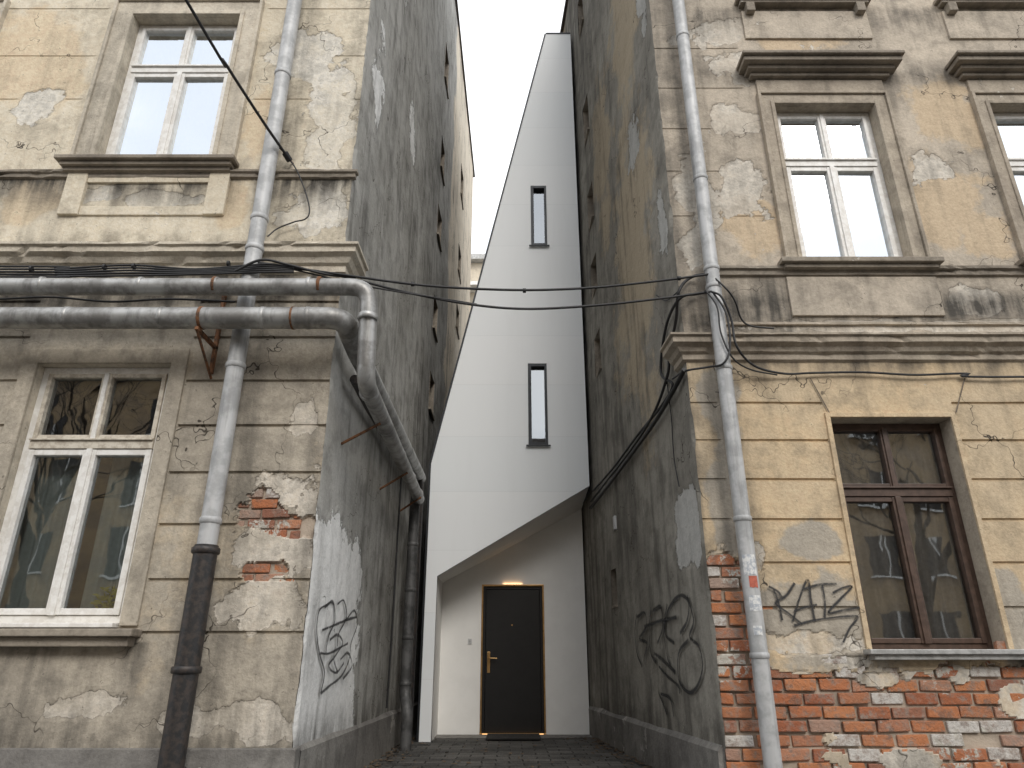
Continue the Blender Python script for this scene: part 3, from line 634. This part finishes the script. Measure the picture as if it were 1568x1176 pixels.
# ================================================================ DOWNSPOUTS
D=empty('rain_downspout'); x,y=-2.36,YL-.165
tube('pipe',[(x,y,1.80),(x,y,EL-.1)],.074,M['zinc'],D,8)
for z in (6.62,4.85,4.52,2.03,9.3,12.2,3.35): ring('collar',(x,y,z),(0,0,1),.084,.05,M['zinc'],D)
tube('cast_iron_foot',[(x,y,-.01),(x,y,1.76),(x,y,1.84)],.088,M['iron'],D,8)
for z in (1.80,.95,.3): ring('foot_flange',(x,y,z),(0,0,1),.105,.05,M['iron'],D)
boxes('bracket',[(x-.012,x+.012,y,YL+.02,z-.012,z+.012) for z in (6.5,2.3,.95,8.7,3.2)],M['rust'],D)
D=empty('rain_downspout'); x,y=1.94,YR-.165
tube('pipe',[(x,y,-.01),(x,y,ER-.1)],.068,M['zinc'],D,8)
for z in (5.62,4.35,3.5,2.12,7.6,1.05,10,.2,4.55): ring('collar',(x,y,z),(0,0,1),.077,.045,M['zinc'],D)
boxes('bracket',[(x-.012,x+.012,y,YR+.02,z-.012,z+.012) for z in (5.5,3.3,2.0,.95,7.5)],M['rust'],D)
def wrap_sticker(nm,z0,z1,a0,a1,mat):
    V=[];Fc=[]
    for i in range(7):
        a=a0+(a1-a0)*i/6; V+=[(x+.0705*math.cos(a),y+.0705*math.sin(a),z0+.004*math.sin(i*2)),(x+.0705*math.cos(a),y+.0705*math.sin(a),z1)]
        if i: b=len(V); Fc.append((b-4,b-2,b-1,b-3))
    mesh(nm,V,Fc,mat,D)
wrap_sticker('sticker_1',1.66,1.82,-2.5,-.9,M['sticker']); wrap_sticker('sticker_2',1.38,1.5,-2.3,-.8,M['sticker']); wrap_sticker('sticker_3',1.56,1.65,-2.0,-1.0,M['stickred']); wrap_sticker('sticker_4',1.2,1.27,-2.2,-1.2,M['sticker'])

# ================================================================ DISTRICT HEATING PIPES (left)
H=empty('insulated_pipe_run')
yu=YL-.36; yl=YL-.37
zu=at(300,438,yu).z; zl=at(300,487,yl).z
tube('upper_pipe',[(-11,yu,zu)]+fillet([(-5,yu,zu),(-1.23,yu,zu-.01),(-1.22,yu+.1,3.16),(-1.30,9.6,3.12)],.17)[1:],.076,M['zincdk'],H,8)
tube('lower_pipe',fillet([(-11,yl,zl),(-1.42,yl,zl),(-1.42,yl+.5,zl-.06),(-1.40,10.3,3.60)],.15),.094,M['zincdk'],H,8)
tube('inner_pipe',fillet([(-1.45,5.9,3.42),(-1.45,6.6,3.40),(-1.40,9.9,3.36)],.1),.045,M['iron'],H,6)
tube('drop_pipe',fillet([(-1.30,9.4,3.12),(-1.36,9.62,3.10),(-1.36,9.62,.62),(-1.30,9.5,.45),(-1.30,9.5,0)],.1),.07,M['drop'],H,8)
tube('drop_pipe_dark',fillet([(-1.40,10.1,3.6),(-1.38,10.2,3.4),(-1.38,10.2,0)],.1),.06,M['iron'],H,8)
cable('drop_cable',[(-1.47,9.0,3.3),(-1.48,9.05,2.4),(-1.47,9.0,1.5),(-1.48,9.02,.5)],.012,M['rubber'],H)
for xx in (-9,-7.9,-6.8,-5.7,-4.95,-4.05,-3.2,-2.55,-1.75): ring('upper_joint',(xx,yu,zu),(1,0,0),.081,.035,M['zincdk'],H)
for xx in (-9,-7.9,-6.8,-5.4,-4.5,-3.75,-2.95,-2.1,-1.72): ring('lower_joint',(xx,yl,zl),(1,0,0),.0985,.04,M['zincdk'],H)
for xx in (-2.62,-1.72): ring('upper_strap',(xx+.06,yu,zu),(1,0,0),.084,.03,M['rust'],H)
ring('lower_strap',(-2.62,yl,zl),(1,0,0),.101,.03,M['rust'],H); ring('lower_strap_2',(-1.85,yl,zl),(1,0,0),.100,.02,M['rust'],H)
ring('drop_joint',(-1.225,yu+.01,3.72),(0,0,1),.087,.05,M['zincdk'],H)
for yy in (5.55,6.5,7.5,8.5,9.4): ring('alley_joint',(-1.225-(yy-5.3)*.018,yy,3.15),(0,1,0),.082,.05,M['zincdk'],H)
for yy in (6.0,7.0,8.0,9.0,10.0): ring('alley_joint_b',(-1.415,yy,zl-.06-(yy-5.75)*.004),(0,1,0),.098,.05,M['zincdk'],H)
for z in (2.5,1.9,1.3,.75): ring('drop_collar',(-1.36,9.62,z),(0,0,1),.078,.05,M['drop'],H)
hb=[]
for xx in (-2.63,-5.2,-7.5,-9.6):
    hb+=[(xx-.015,xx+.015,yl-.05,YL+.01,zl-.13,zl-.10),(xx-.015,xx+.015,YL-.04,YL+.02,zl-.36,zl+.5)]
boxes('wall_bracket',hb,M['rust'],H,.003)
for yy in (6.1,7.9,9.2): tube('strut',[(LX(yy),yy,2.86),(-1.22,yy,3.06)],.014,M['rust'],H,2)
for xx in (-2.63,-5.2,-7.5): tube('strut',[(xx,YL,zl-.40),(xx,yl-.03,zl-.13)],.012,M['rust'],H,2)

# ================================================================ CABLES
C=empty('overhead_cables'); rb=M['rubber']
def Q(lst): return [at(a,b,d) for a,b,d in lst]
cable('span_upper',Q([(395,402,5.38),(520,420,5.45),(650,437,5.55),(784,444,5.65),(900,441,5.75),(1010,430,5.8),(1092,419,5.80)]),.012,rb,C)
cable('span_lower',Q([(395,405,5.38),(500,418,5.45),(620,447,5.55),(720,466,5.62),(810,473,5.7),(920,467,5.76),(1020,456,5.80),(1092,446,5.80)]),.012,rb,C)
cable('span_third',Q([(430,408,5.40),(560,438,5.5),(700,461,5.6),(730,466,5.63)]),.008,rb,C)
for k in range(5):
    cable('wall_bundle_%d'%k,[(-11+.0,5.4,at(0,410,5.38).z-.015*k)]+Q([(0,408+k*4,5.38),(90,411+k*3,5.38),(200,406+k*4,5.37),(300,412+k*2,5.38),(400,405+k*3,5.35),(450,409+k*2,5.4)]),.010,rb,C)
cable('bundle_tail',Q([(360,415,5.3),(400,398,5.3),(440,405,5.36),(500,420,5.44),(545,424,5.5)]),.012,rb,C)
cable('slack_between_pipes',Q([(0,458,5.4),(80,455,5.4),(170,462,5.4),(260,458,5.4),(360,462,5.42)]),.010,rb,C)
for k,(a,b) in enumerate(((160,409),(205,408),(350,404),(48,412))): ring('clip_%d'%k,at(a,b,5.37),(1,0,0),.028,.02,rb,C)
for k,(a,b,d) in enumerate(((632,435,5.55),(803,445,5.66),(1040,426,5.79))): ring('span_clip_%d'%k,at(a,b,d),(1,0,0),.022,.03,rb,C)
w0=at(440,240,5.5); 
cable('service_wire',[w0,at(400,182,5.1),at(345,97,4.6),at(285,0,4.15),(-4.2,-.5,8.0),(-6.0,-6,10.6),(-7.6,-16.9,11.5)],.014,rb,C)
ring('insulator',w0,(-.5,-1,.6),.032,.09,rb,C); tube('insulator_hook',[w0,(w0.x+.03,YL+.02,w0.z)],.01,M['rust'],C,2)
cable('service_drop',Q([(442,242,5.52),(455,262,5.53),(468,295,5.54),(474,322,5.54),(468,335,5.54),(450,340,5.54),(425,350,5.54),(410,362,5.46)]),.007,rb,C)
cable('service_drop_2',Q([(440,240,5.52),(425,225,5.5),(415,232,5.52)]),.006,rb,C)
C2=empty('wall_cables')
cable('loop_1',Q([(1085,418,5.80),(1110,440,5.75),(1125,460,5.82),(1135,488,5.92),(1150,499,5.94),(1185,503,5.94)]),.009,rb,C2)
cable('loop_2',Q([(1088,446,5.75),(1105,455,5.72),(1120,490,5.76),(1128,530,5.76),(1155,560,5.90),(1200,572,5.95),(1245,571,5.96),(1320,570,5.96),(1400,574,5.96),(1480,572,5.96),(1568,577,5.96)])+[Vector((10.4,5.96,3.55))],.011,rb,C2)
cable('loop_3',Q([(1092,448,5.75),(1112,480,5.73),(1118,530,5.73),(1108,556,5.74),(1085,562,5.85)])+[onR(1050,568,.03),onR(1030,580,.03)],.010,rb,C2)
cable('loop_4',Q([(1080,444,5.78),(1098,470,5.74),(1104,510,5.74),(1122,548,5.76),(1150,566,5.9),(1190,574,5.95)]),.008,rb,C2)
cable('corner_cable_1',[at(1092,419,5.80),at(1060,424,5.95),onR(1040,445,.05),onR(1035,490,.04),onR(1025,540,.04),onR(1022,575,.04),onR(1000,635,.04),onR(965,690,.04),onR(930,735,.04),onR(905,768,.04)],.015,rb,C2)
cable('corner_cable_2',[at(1092,446,5.80),at(1068,450,5.95),onR(1040,458,.05),onR(1020,500,.03),onR(1012,570,.03),onR(1030,590,.03),onR(1010,625,.03),onR(975,668,.03),onR(940,715,.03),onR(908,752,.03)],.015,rb,C2)
cable('corner_cable_3',[onR(1048,566,.04),onR(1030,600,.05),onR(1000,650,.05),onR(960,705,.05),onR(925,752,.05),onR(904,778,.05)],.022,rb,C2)
cable('corner_cable_4',[onR(1020,575,.02),onR(1028,640,.02),onR(1032,700,.02),onR(1040,745,.02)],.006,rb,C2)
cable('corner_cable_5',[onR(1040,445,.03),onR(1020,460,.02),onR(1005,452,.03)],.007,rb,C2)
p=onR(943,801,.0); boxes('meter_box',[(p.x-.03,p.x+.02,p.y-.06,p.y+.06,p.z-.09,p.z+.09)],M['plastic'],C2,.006)

# ================================================================ GRAFFITI
def R6(l): return [at(a,b,YR) for a,b in l]
KZ=[[(1184,903),(1192,925),(1197,950)],[(1216,893),(1203,912),(1187,924),(1205,938),(1228,956)],
 [(1213,952),(1224,915),(1236,888),(1241,920),(1247,952)],[(1215,936),(1232,930),(1250,926)],[(1230,902),(1255,895),(1280,894)],[(1258,896),(1262,920),(1262,946)],
 [(1274,908),(1290,900),(1303,899),(1285,918),(1268,938),(1292,934),(1320,930)],[(1215,958),(1245,950),(1290,944),(1312,945),(1300,962),(1290,984)],[(1176,898),(1190,906),(1196,915)]]
ribbon('graffiti_tag',[R6(s) for s in KZ],(0,-1,0),.040,M['spray'],None,.012)
GL=[[(498,925),(484,935),(480,965),(484,1000),(492,1030),(486,1062)],[(492,930),(505,922),(508,950),(498,975),(494,1000)],[(512,925),(522,920),(526,945),(514,970),(512,990)],
 [(525,950),(538,935),(543,955),(533,985),(530,1010),(518,1035),(500,1050),(486,1062)],[(500,980),(512,972),(520,985),(508,1005),(498,1020),(510,1030),(522,1015)],[(488,965),(505,958),(530,948),(542,945)],[(485,1000),(500,1000),(528,985)],[(508,990),(506,1010),(512,1030)],[(516,1010),(528,1000),(534,1020),(520,1040)]]
ribbon('graffiti_tag',[[onL(a,b) for a,b in s] for s in GL],(1,0,0),.050,M['spray'],None,.026)
GR=[[(978,940),(975,965),(978,1000),(986,1020)],[(978,945),(990,938),(992,960),(982,978),(994,985),(990,1005)],[(1000,930),(997,965),(1000,1000),(1008,1015)],[(1003,935),(1015,930),(1018,960),(1010,985)],
 [(1025,925),(1020,960),(1024,1000),(1030,1020)],[(1036,985),(1022,970),(1026,935),(1044,912),(1058,922),(1056,950),(1045,970)],[(1056,912),(1066,950),(1060,975),(1074,990),(1080,1020),(1072,1050),(1058,1060),(1043,1040),(1043,1000),(1058,980)],[(1012,1020),(1025,1035),(1042,1050),(1045,1062)],[(1005,1000),(1020,1012),(1038,1030)],
 [(1012,1060),(1020,1080),(1025,1095)],[(1015,1062),(1030,1070),(1036,1098)],[(990,960),(1010,952),(1040,945)]]
ribbon('graffiti_tag',[[onR(a,b) for a,b in s] for s in GR],(-1,0,0),.074,M['spray'],None,.020)

# ================================================================ WHITE INFILL HOUSE
W=empty('narrow_white_house'); Y0=10.5; Y1=11.4
xr=1.195
outer=[(-1.262,0),(-1.10,0),(-1.10,2.18),(xr,3.53),(xr,12.95),(.695,12.95),(-1.262,3.88)]
h1=(at(814,330,Y0).x,at(836,330,Y0).x,at(820,376,Y0).z,at(820,286,Y0).z)
h2=(at(810,620,Y0).x,at(837,620,Y0).x,at(820,681,Y0).z,at(820,558,Y0).z)
H1=[[(h[0],h[2]),(h[0],h[3]),(h[1],h[3]),(h[1],h[2])] for h in (h1,h2)]
shape2d('front_facade',outer,H1,Y0,.12,M['white'],W)
for k,h in enumerate((h1,h2)):
    a,b,c,d=h; t='slit_window_%d'%(k+1)
    f=.04
    boxes(t+'_frame',[(a-.012,a+f,Y0-.018,Y0+.11,c-.012,d+.012),(b-f*.6,b+.012,Y0-.018,Y0+.11,c-.012,d+.012),(a+f,b-f*.6,Y0-.016,Y0+.11,d-f,d+.012),(a+f,b-f*.6,Y0-.016,Y0+.11,c-.012,c+f)],M['dark'],W,.002)
    boxes(t+'_sill',[(a-.05,b+.05,Y0-.05,Y0-.019,c-.035,c-.013)],M['dark'],W,.003)
    mesh(t+'_glass',[(a+f,Y0+.07,c+f),(b-f*.6,Y0+.07,c+f),(b-f*.6,Y0+.07,d-f),(a+f,Y0+.07,d-f)],[(0,1,2,3)],M['glass_h'],W)
    mesh(t+'_room',[(a-.2,Y0+.9,c-.3),(b+.2,Y0+.9,c-.3),(b+.2,Y0+.9,d+.3),(a-.2,Y0+.9,d+.3)],[(0,1,2,3)],M['room'],W)
e=.028
ol=[(-1.262-e,0),(-1.262-e,3.885),(.695-e*1.0,12.95+e),(xr+.02,12.95+e),(xr+.02,3.40)]
n=len(ol); V=[]; 
for yy in (Y0+.03,16.5):
    for (x_,z_) in ol:
        xs_=x_ if x_<0.8 else x_-.085*(yy-Y0)
        if x_>0.8: xs_=min(xs_,RX(yy)-.03)
        V.append((xs_,yy,z_))
Fc=[(i,i+1,n+i+1,n+i) for i in range(n-1)]
mesh('metal_side_and_roof',V,Fc,M['dark'],W)
def strip(a,b,w=.03):
    a=Vector((a[0],0,a[1])); b=Vector((b[0],0,b[1])); t=(b-a).normalized(); nn=Vector((-t.z,0,t.x))
    return a,b,nn*w
V=[];Fc=[]
for a,b in ((( -1.262,0),(-1.262,3.88)),((-1.262,3.88),(.695,12.95)),((.695,12.95),(xr,12.95))):
    A,B,nn=strip(a,b,.03)
    k=len(V)
    for yy in (Y0-.012,Y0+.04):
        for p_ in (A+nn*.05,B+nn*.05,B+nn,A+nn): V.append((p_.x,yy,p_.z))
    Fc+=[(k,k+1,k+2,k+3),(k,k+4,k+5,k+1),(k+2,k+6,k+7,k+3),(k+4,k+7,k+6,k+5)]
mesh('edge_flashing',V,Fc,M['dark'],W)
mesh('rear_wall',[(-1.29,16.5,0),(.7,16.5,0),(.7,16.5,12.9),(-1.29,16.5,3.9)],[(0,1,2,3)],M['dark'],W)
xb=1.12
mesh('porch_soffit',[(-1.10,Y0+.119,2.181),(xr-.002,Y0+.119,3.529),(xb+.03,Y1+.02,3.36),(-1.10,Y1+.02,2.17)],[(0,1,2,3)],M['render'],W)
mesh('porch_side',[(-1.10,Y0+.12,0),(-1.10,Y1,0),(-1.10,Y1,2.19),(-1.10,Y0+.12,2.19)],[(0,1,2,3)],M['render'],W)
dl,dr,dt=-.458,.485,2.13
shape2d('porch_back_wall',[(-1.10,0),(dl-.02,0),(dl-.02,dt+.02),(dr+.02,dt+.02),(dr+.02,0),(xb+.03,0),(xb+.03,3.40),(-1.10,2.20)],[],Y1,.12,M['render'],W)
boxes('door_trim',[(dl-.019,dl+.006,Y1-.018,Y1+.10,0.03,dt+.019),(dr-.006,dr+.019,Y1-.018,Y1+.10,.03,dt+.019),(dl+.006,dr-.006,Y1-.016,Y1+.10,dt-.006,dt+.019),(dl-.019,dr+.019,Y1-.05,Y1+.1,.005,.03)],M['brass'],W,.002)
boxes('door_frame',[(dl+.007,dl+.045,Y1+.015,Y1+.10,.031,dt-.007),(dr-.045,dr-.007,Y1+.015,Y1+.10,.031,dt-.007),(dl+.046,dr-.046,Y1+.017,Y1+.10,dt-.05,dt-.008)],M['door'],W,.003)
boxes('door_leaf',[(dl+.049,dr-.049,Y1+.03,Y1+.09,.035,dt-.054)],M['door'],W,.004)
hx=dl+.10; hz=at(748,1012,Y1).z
boxes('handle_plate',[(hx-.024,hx+.024,Y1+.016,Y1+.029,hz-.17,hz+.13)],M['brass'],W,.004)
tube('door_lever',fillet([(hx,Y1+.03,hz+.04),(hx,Y1-.035,hz+.04),(hx+.13,Y1-.035,hz+.035)],.02),.011,M['brass'],W,4)
ring('door_lock',(hx,Y1+.012,hz-.09),(0,1,0),.014,.02,M['brass'],W)
ring('peephole',(.0,Y1+.026,at(784,957,Y1).z),(0,1,0),.013,.02,M['brass'],W)
q=at(719.5,982,Y1); boxes('doorbell',[(q.x-.03,q.x+.03,Y1-.015,Y1-.001,q.z-.04,q.z+.04)],M['plastic'],W,.004); ring('doorbell_button',(q.x,Y1-.018,q.z),(0,1,0),.012,.01,M['sill'],W)
boxes('threshold',[(-1.10,1.15,Y1-.45,Y1-.051,.005,.02)],M['plinth'],W,.004)
# faint warm light: slim strip set on the head trim facing up the wall, plus an added glowing strip that paints the threshold's warm glint
L=bpy.data.lights.new('door_lamp','AREA'); L.shape='RECTANGLE'; L.size=.30; L.size_y=.006; L.energy=.16; L.color=(1,.58,.26)
lo=bpy.data.objects.new('door_lamp',L); lo.location=(.01,Y1-.012,dt+.021); lo.rotation_euler=(math.radians(180),0,0); link(lo,W)
em,nt,b=newmat('warm_threshold_glow'); b.inputs['Base Color'].default_value=(.5,.3,.1,1); b.inputs['Emission Color'].default_value=(1,.55,.22,1); b.inputs['Emission Strength'].default_value=1.3
boxes('threshold_glint_strip',[(dl+.02,dr-.02,Y1-.056,Y1-.0505,.008,.034)],em,W)
boxes('doormat',[(-.36,.40,Y1-.80,Y1-.12,.021,.040)],M['mat'],None,.006)

PP=empty('potted_plant'); c=Vector((-3.22,YL+.19,1.36))
tube('pot',[c-Vector((0,0,.07)),c+Vector((0,0,.03))],.055,M['pot'],PP,6,radii=[.75,1])
V=[];Fc=[]
for i in range(90):
    a=random.uniform(0,6.28); r_=random.uniform(.02,.13); z_=random.uniform(.04,.2)
    o=c+Vector((math.cos(a)*r_,math.sin(a)*r_*.35,z_)); t=Vector((math.cos(a),math.sin(a)*.3,random.uniform(-.6,.8))).normalized()*.035; s=Vector((-t.y,t.x*.3,t.x)).normalized()*.012
    k=len(V); V+=[o-t,o+s,o+t,o-s]; Fc.append((k,k+1,k+2,k+3))
mesh('leaves',V,Fc,M['leaf'],PP)

# ================================================================ FAR BUILDING BEHIND
FB=empty('distant_apartment_building')
m_f=simple('pale_render',(.60,.53,.42),.9,0,vs=1.5)
boxes('body',[(-9,9,30,40,0,19.6)],m_f,FB)
boxes('roof_slab',[(-9.3,9.3,29.6,40,19.61,19.9)],M['sill'],FB)
boxes('balcony_slabs',[(-8.5,8.5,29.2,29.99,3.0*k-.1,3.0*k+.1) for k in range(1,7)],M['winwhite'],FB)
boxes('windows',[(-8+i*1.6,-7.1+i*1.6,29.96,30.02,3.0*k+.9,3.0*k+2.3) for k in range(0,6) for i in range(10)],M['room'],FB)
boxes('balcony_rails',[(-8.5,8.5,29.18,29.21,3.0*k+.85,3.0*k+.9) for k in range(1,6)]+[(-8.5+.5*i,-8.47+.5*i,29.18,29.21,3.0*k+.1,3.0*k+.85) for k in range(1,6) for i in range(35)],M['sill'],FB)

# ================================================================ STREET SIDE BEHIND THE CAMERA (seen in reflections)
OB=empty('street_terrace_building')
m_o=simple('ochre_brown_render',(.42,.30,.17),.9,0,vs=1.0,c2=(.31,.23,.15))
boxes('body',[(-30,30,-28,-17,-.1,12.6)],m_o,OB)
boxes('roof_eave',[(-30.3,30.3,-28,-16.6,12.61,12.85)],M['roof'],OB)
boxes('windows',[(-27.3+i*2.8,-26.1+i*2.8,-17.05,-16.97,1.2+3.0*k,2.9+3.0*k) for i in range(20) for k in range(4)],M['room'],OB)
boxes('window_frames',[(-26.73+i*2.8,-26.67+i*2.8,-16.97,-16.93,1.2+3.0*k,2.9+3.0*k) for i in range(20) for k in range(4)]+[(-27.4+i*2.8,-26.0+i*2.8,-16.97,-16.85,1.1+3.0*k,1.19+3.0*k) for i in range(20) for k in range(4)],M['winwhite'],OB)
def tree(loc,h,seed):
    rnd=random.Random(seed); V=[];Fc=[]
    def seg(p,d,ln,r,depth):
        ns=4 if depth<3 else 3; sides=8 if depth==0 else (5 if depth<3 else 3)
        pts=[];dd=d.copy();q=p.copy();base=len(V)
        for i in range(ns+1):
            rr_=r*(1-.55*i/ns) if depth<4 else r*(1-.8*i/ns)
            a=dd.orthogonal().normalized(); b_=dd.cross(a)
            for s in range(sides):
                t=6.283*s/sides; V.append(q+a*math.cos(t)*rr_+b_*math.sin(t)*rr_)
            pts.append((q.copy(),dd.copy(),rr_))
            dd=(dd+Vector((rnd.uniform(-1,1),rnd.uniform(-1,1),rnd.uniform(-.3,.7)))*.20).normalized(); q=q+dd*ln/ns
        for i in range(ns):
            for s in range(sides):
                Fc.append((base+i*sides+s,base+i*sides+(s+1)%sides,base+(i+1)*sides+(s+1)%sides,base+(i+1)*sides+s))
        if depth<5:
            for k in range(4 if depth<4 else 3):
                i=rnd.randint(2,ns) if depth<4 else rnd.randint(1,ns)
                q,dd,rr_=pts[i]
                nd=(dd*.75+Vector((rnd.uniform(-1,1),rnd.uniform(-1,1),rnd.uniform(-.25,.8)))*.85).normalized()
                seg(q,nd,ln*rnd.uniform(.55,.78),max(rr_*rnd.uniform(.5,.75),.006),depth+1)
    seg(Vector(loc),Vector((0,0,1)),h*.36,.2,0)
    mesh('bare_tree',V,Fc,M['bark'],None,True)
tree((-10.5,-5,-.12),16,3); tree((10.5,-5.5,-.12),14,8)

# ================================================================ LIGHT, WORLD, CAMERA
w=bpy.data.worlds.new('World'); sc.world=w; w.use_nodes=True; nt=w.node_tree; nt.nodes.clear()
s=Vector((.26,-.80,.68)).normalized()
sky=N(nt,'ShaderNodeTexSky',sky_type='NISHITA'); sky.sun_disc=False; sky.sun_elevation=math.asin(s.z); sky.sun_rotation=math.atan2(s.x,s.y); sky.air_density=1.0; sky.dust_density=2.0
tc=N(nt,'ShaderNodeTexCoord').outputs['Generated']
nz=noi(nt,scalev(nt,tc,(1,1,2.2)),2.0,3,.55)
cl=mixc(nt,sstep(nt,nz,.35,.65),(9.4,9.8,10.4),(12.8,12.8,12.8))
colr=mixc(nt,.88,sky.outputs[0],cl)
bg=N(nt,'ShaderNodeBackground'); nt.links.new(colr,bg.inputs[0]); bg.inputs[1].default_value=.148
out=N(nt,'ShaderNodeOutputWorld'); nt.links.new(bg.outputs[0],out.inputs[0])
sl=bpy.data.lights.new('sun','SUN'); sl.energy=1.5; sl.angle=math.radians(20); sl.color=(1,.95,.88)
so=bpy.data.objects.new('sun',sl); so.rotation_euler=s.to_track_quat('Z','Y').to_euler(); so.location=(5,-10,20); link(so)
cam=bpy.data.cameras.new('camera'); cam.sensor_width=36; cam.lens=FP/1568*36; cam.clip_end=500; cam.clip_start=.05
co=bpy.data.objects.new('camera',cam); co.location=(0,0,CH); co.rotation_euler=(math.radians(90)+TH,0,0); link(co); sc.camera=co
sc.view_settings.view_transform='Standard'; sc.view_settings.look='None'; sc.view_settings.exposure=0
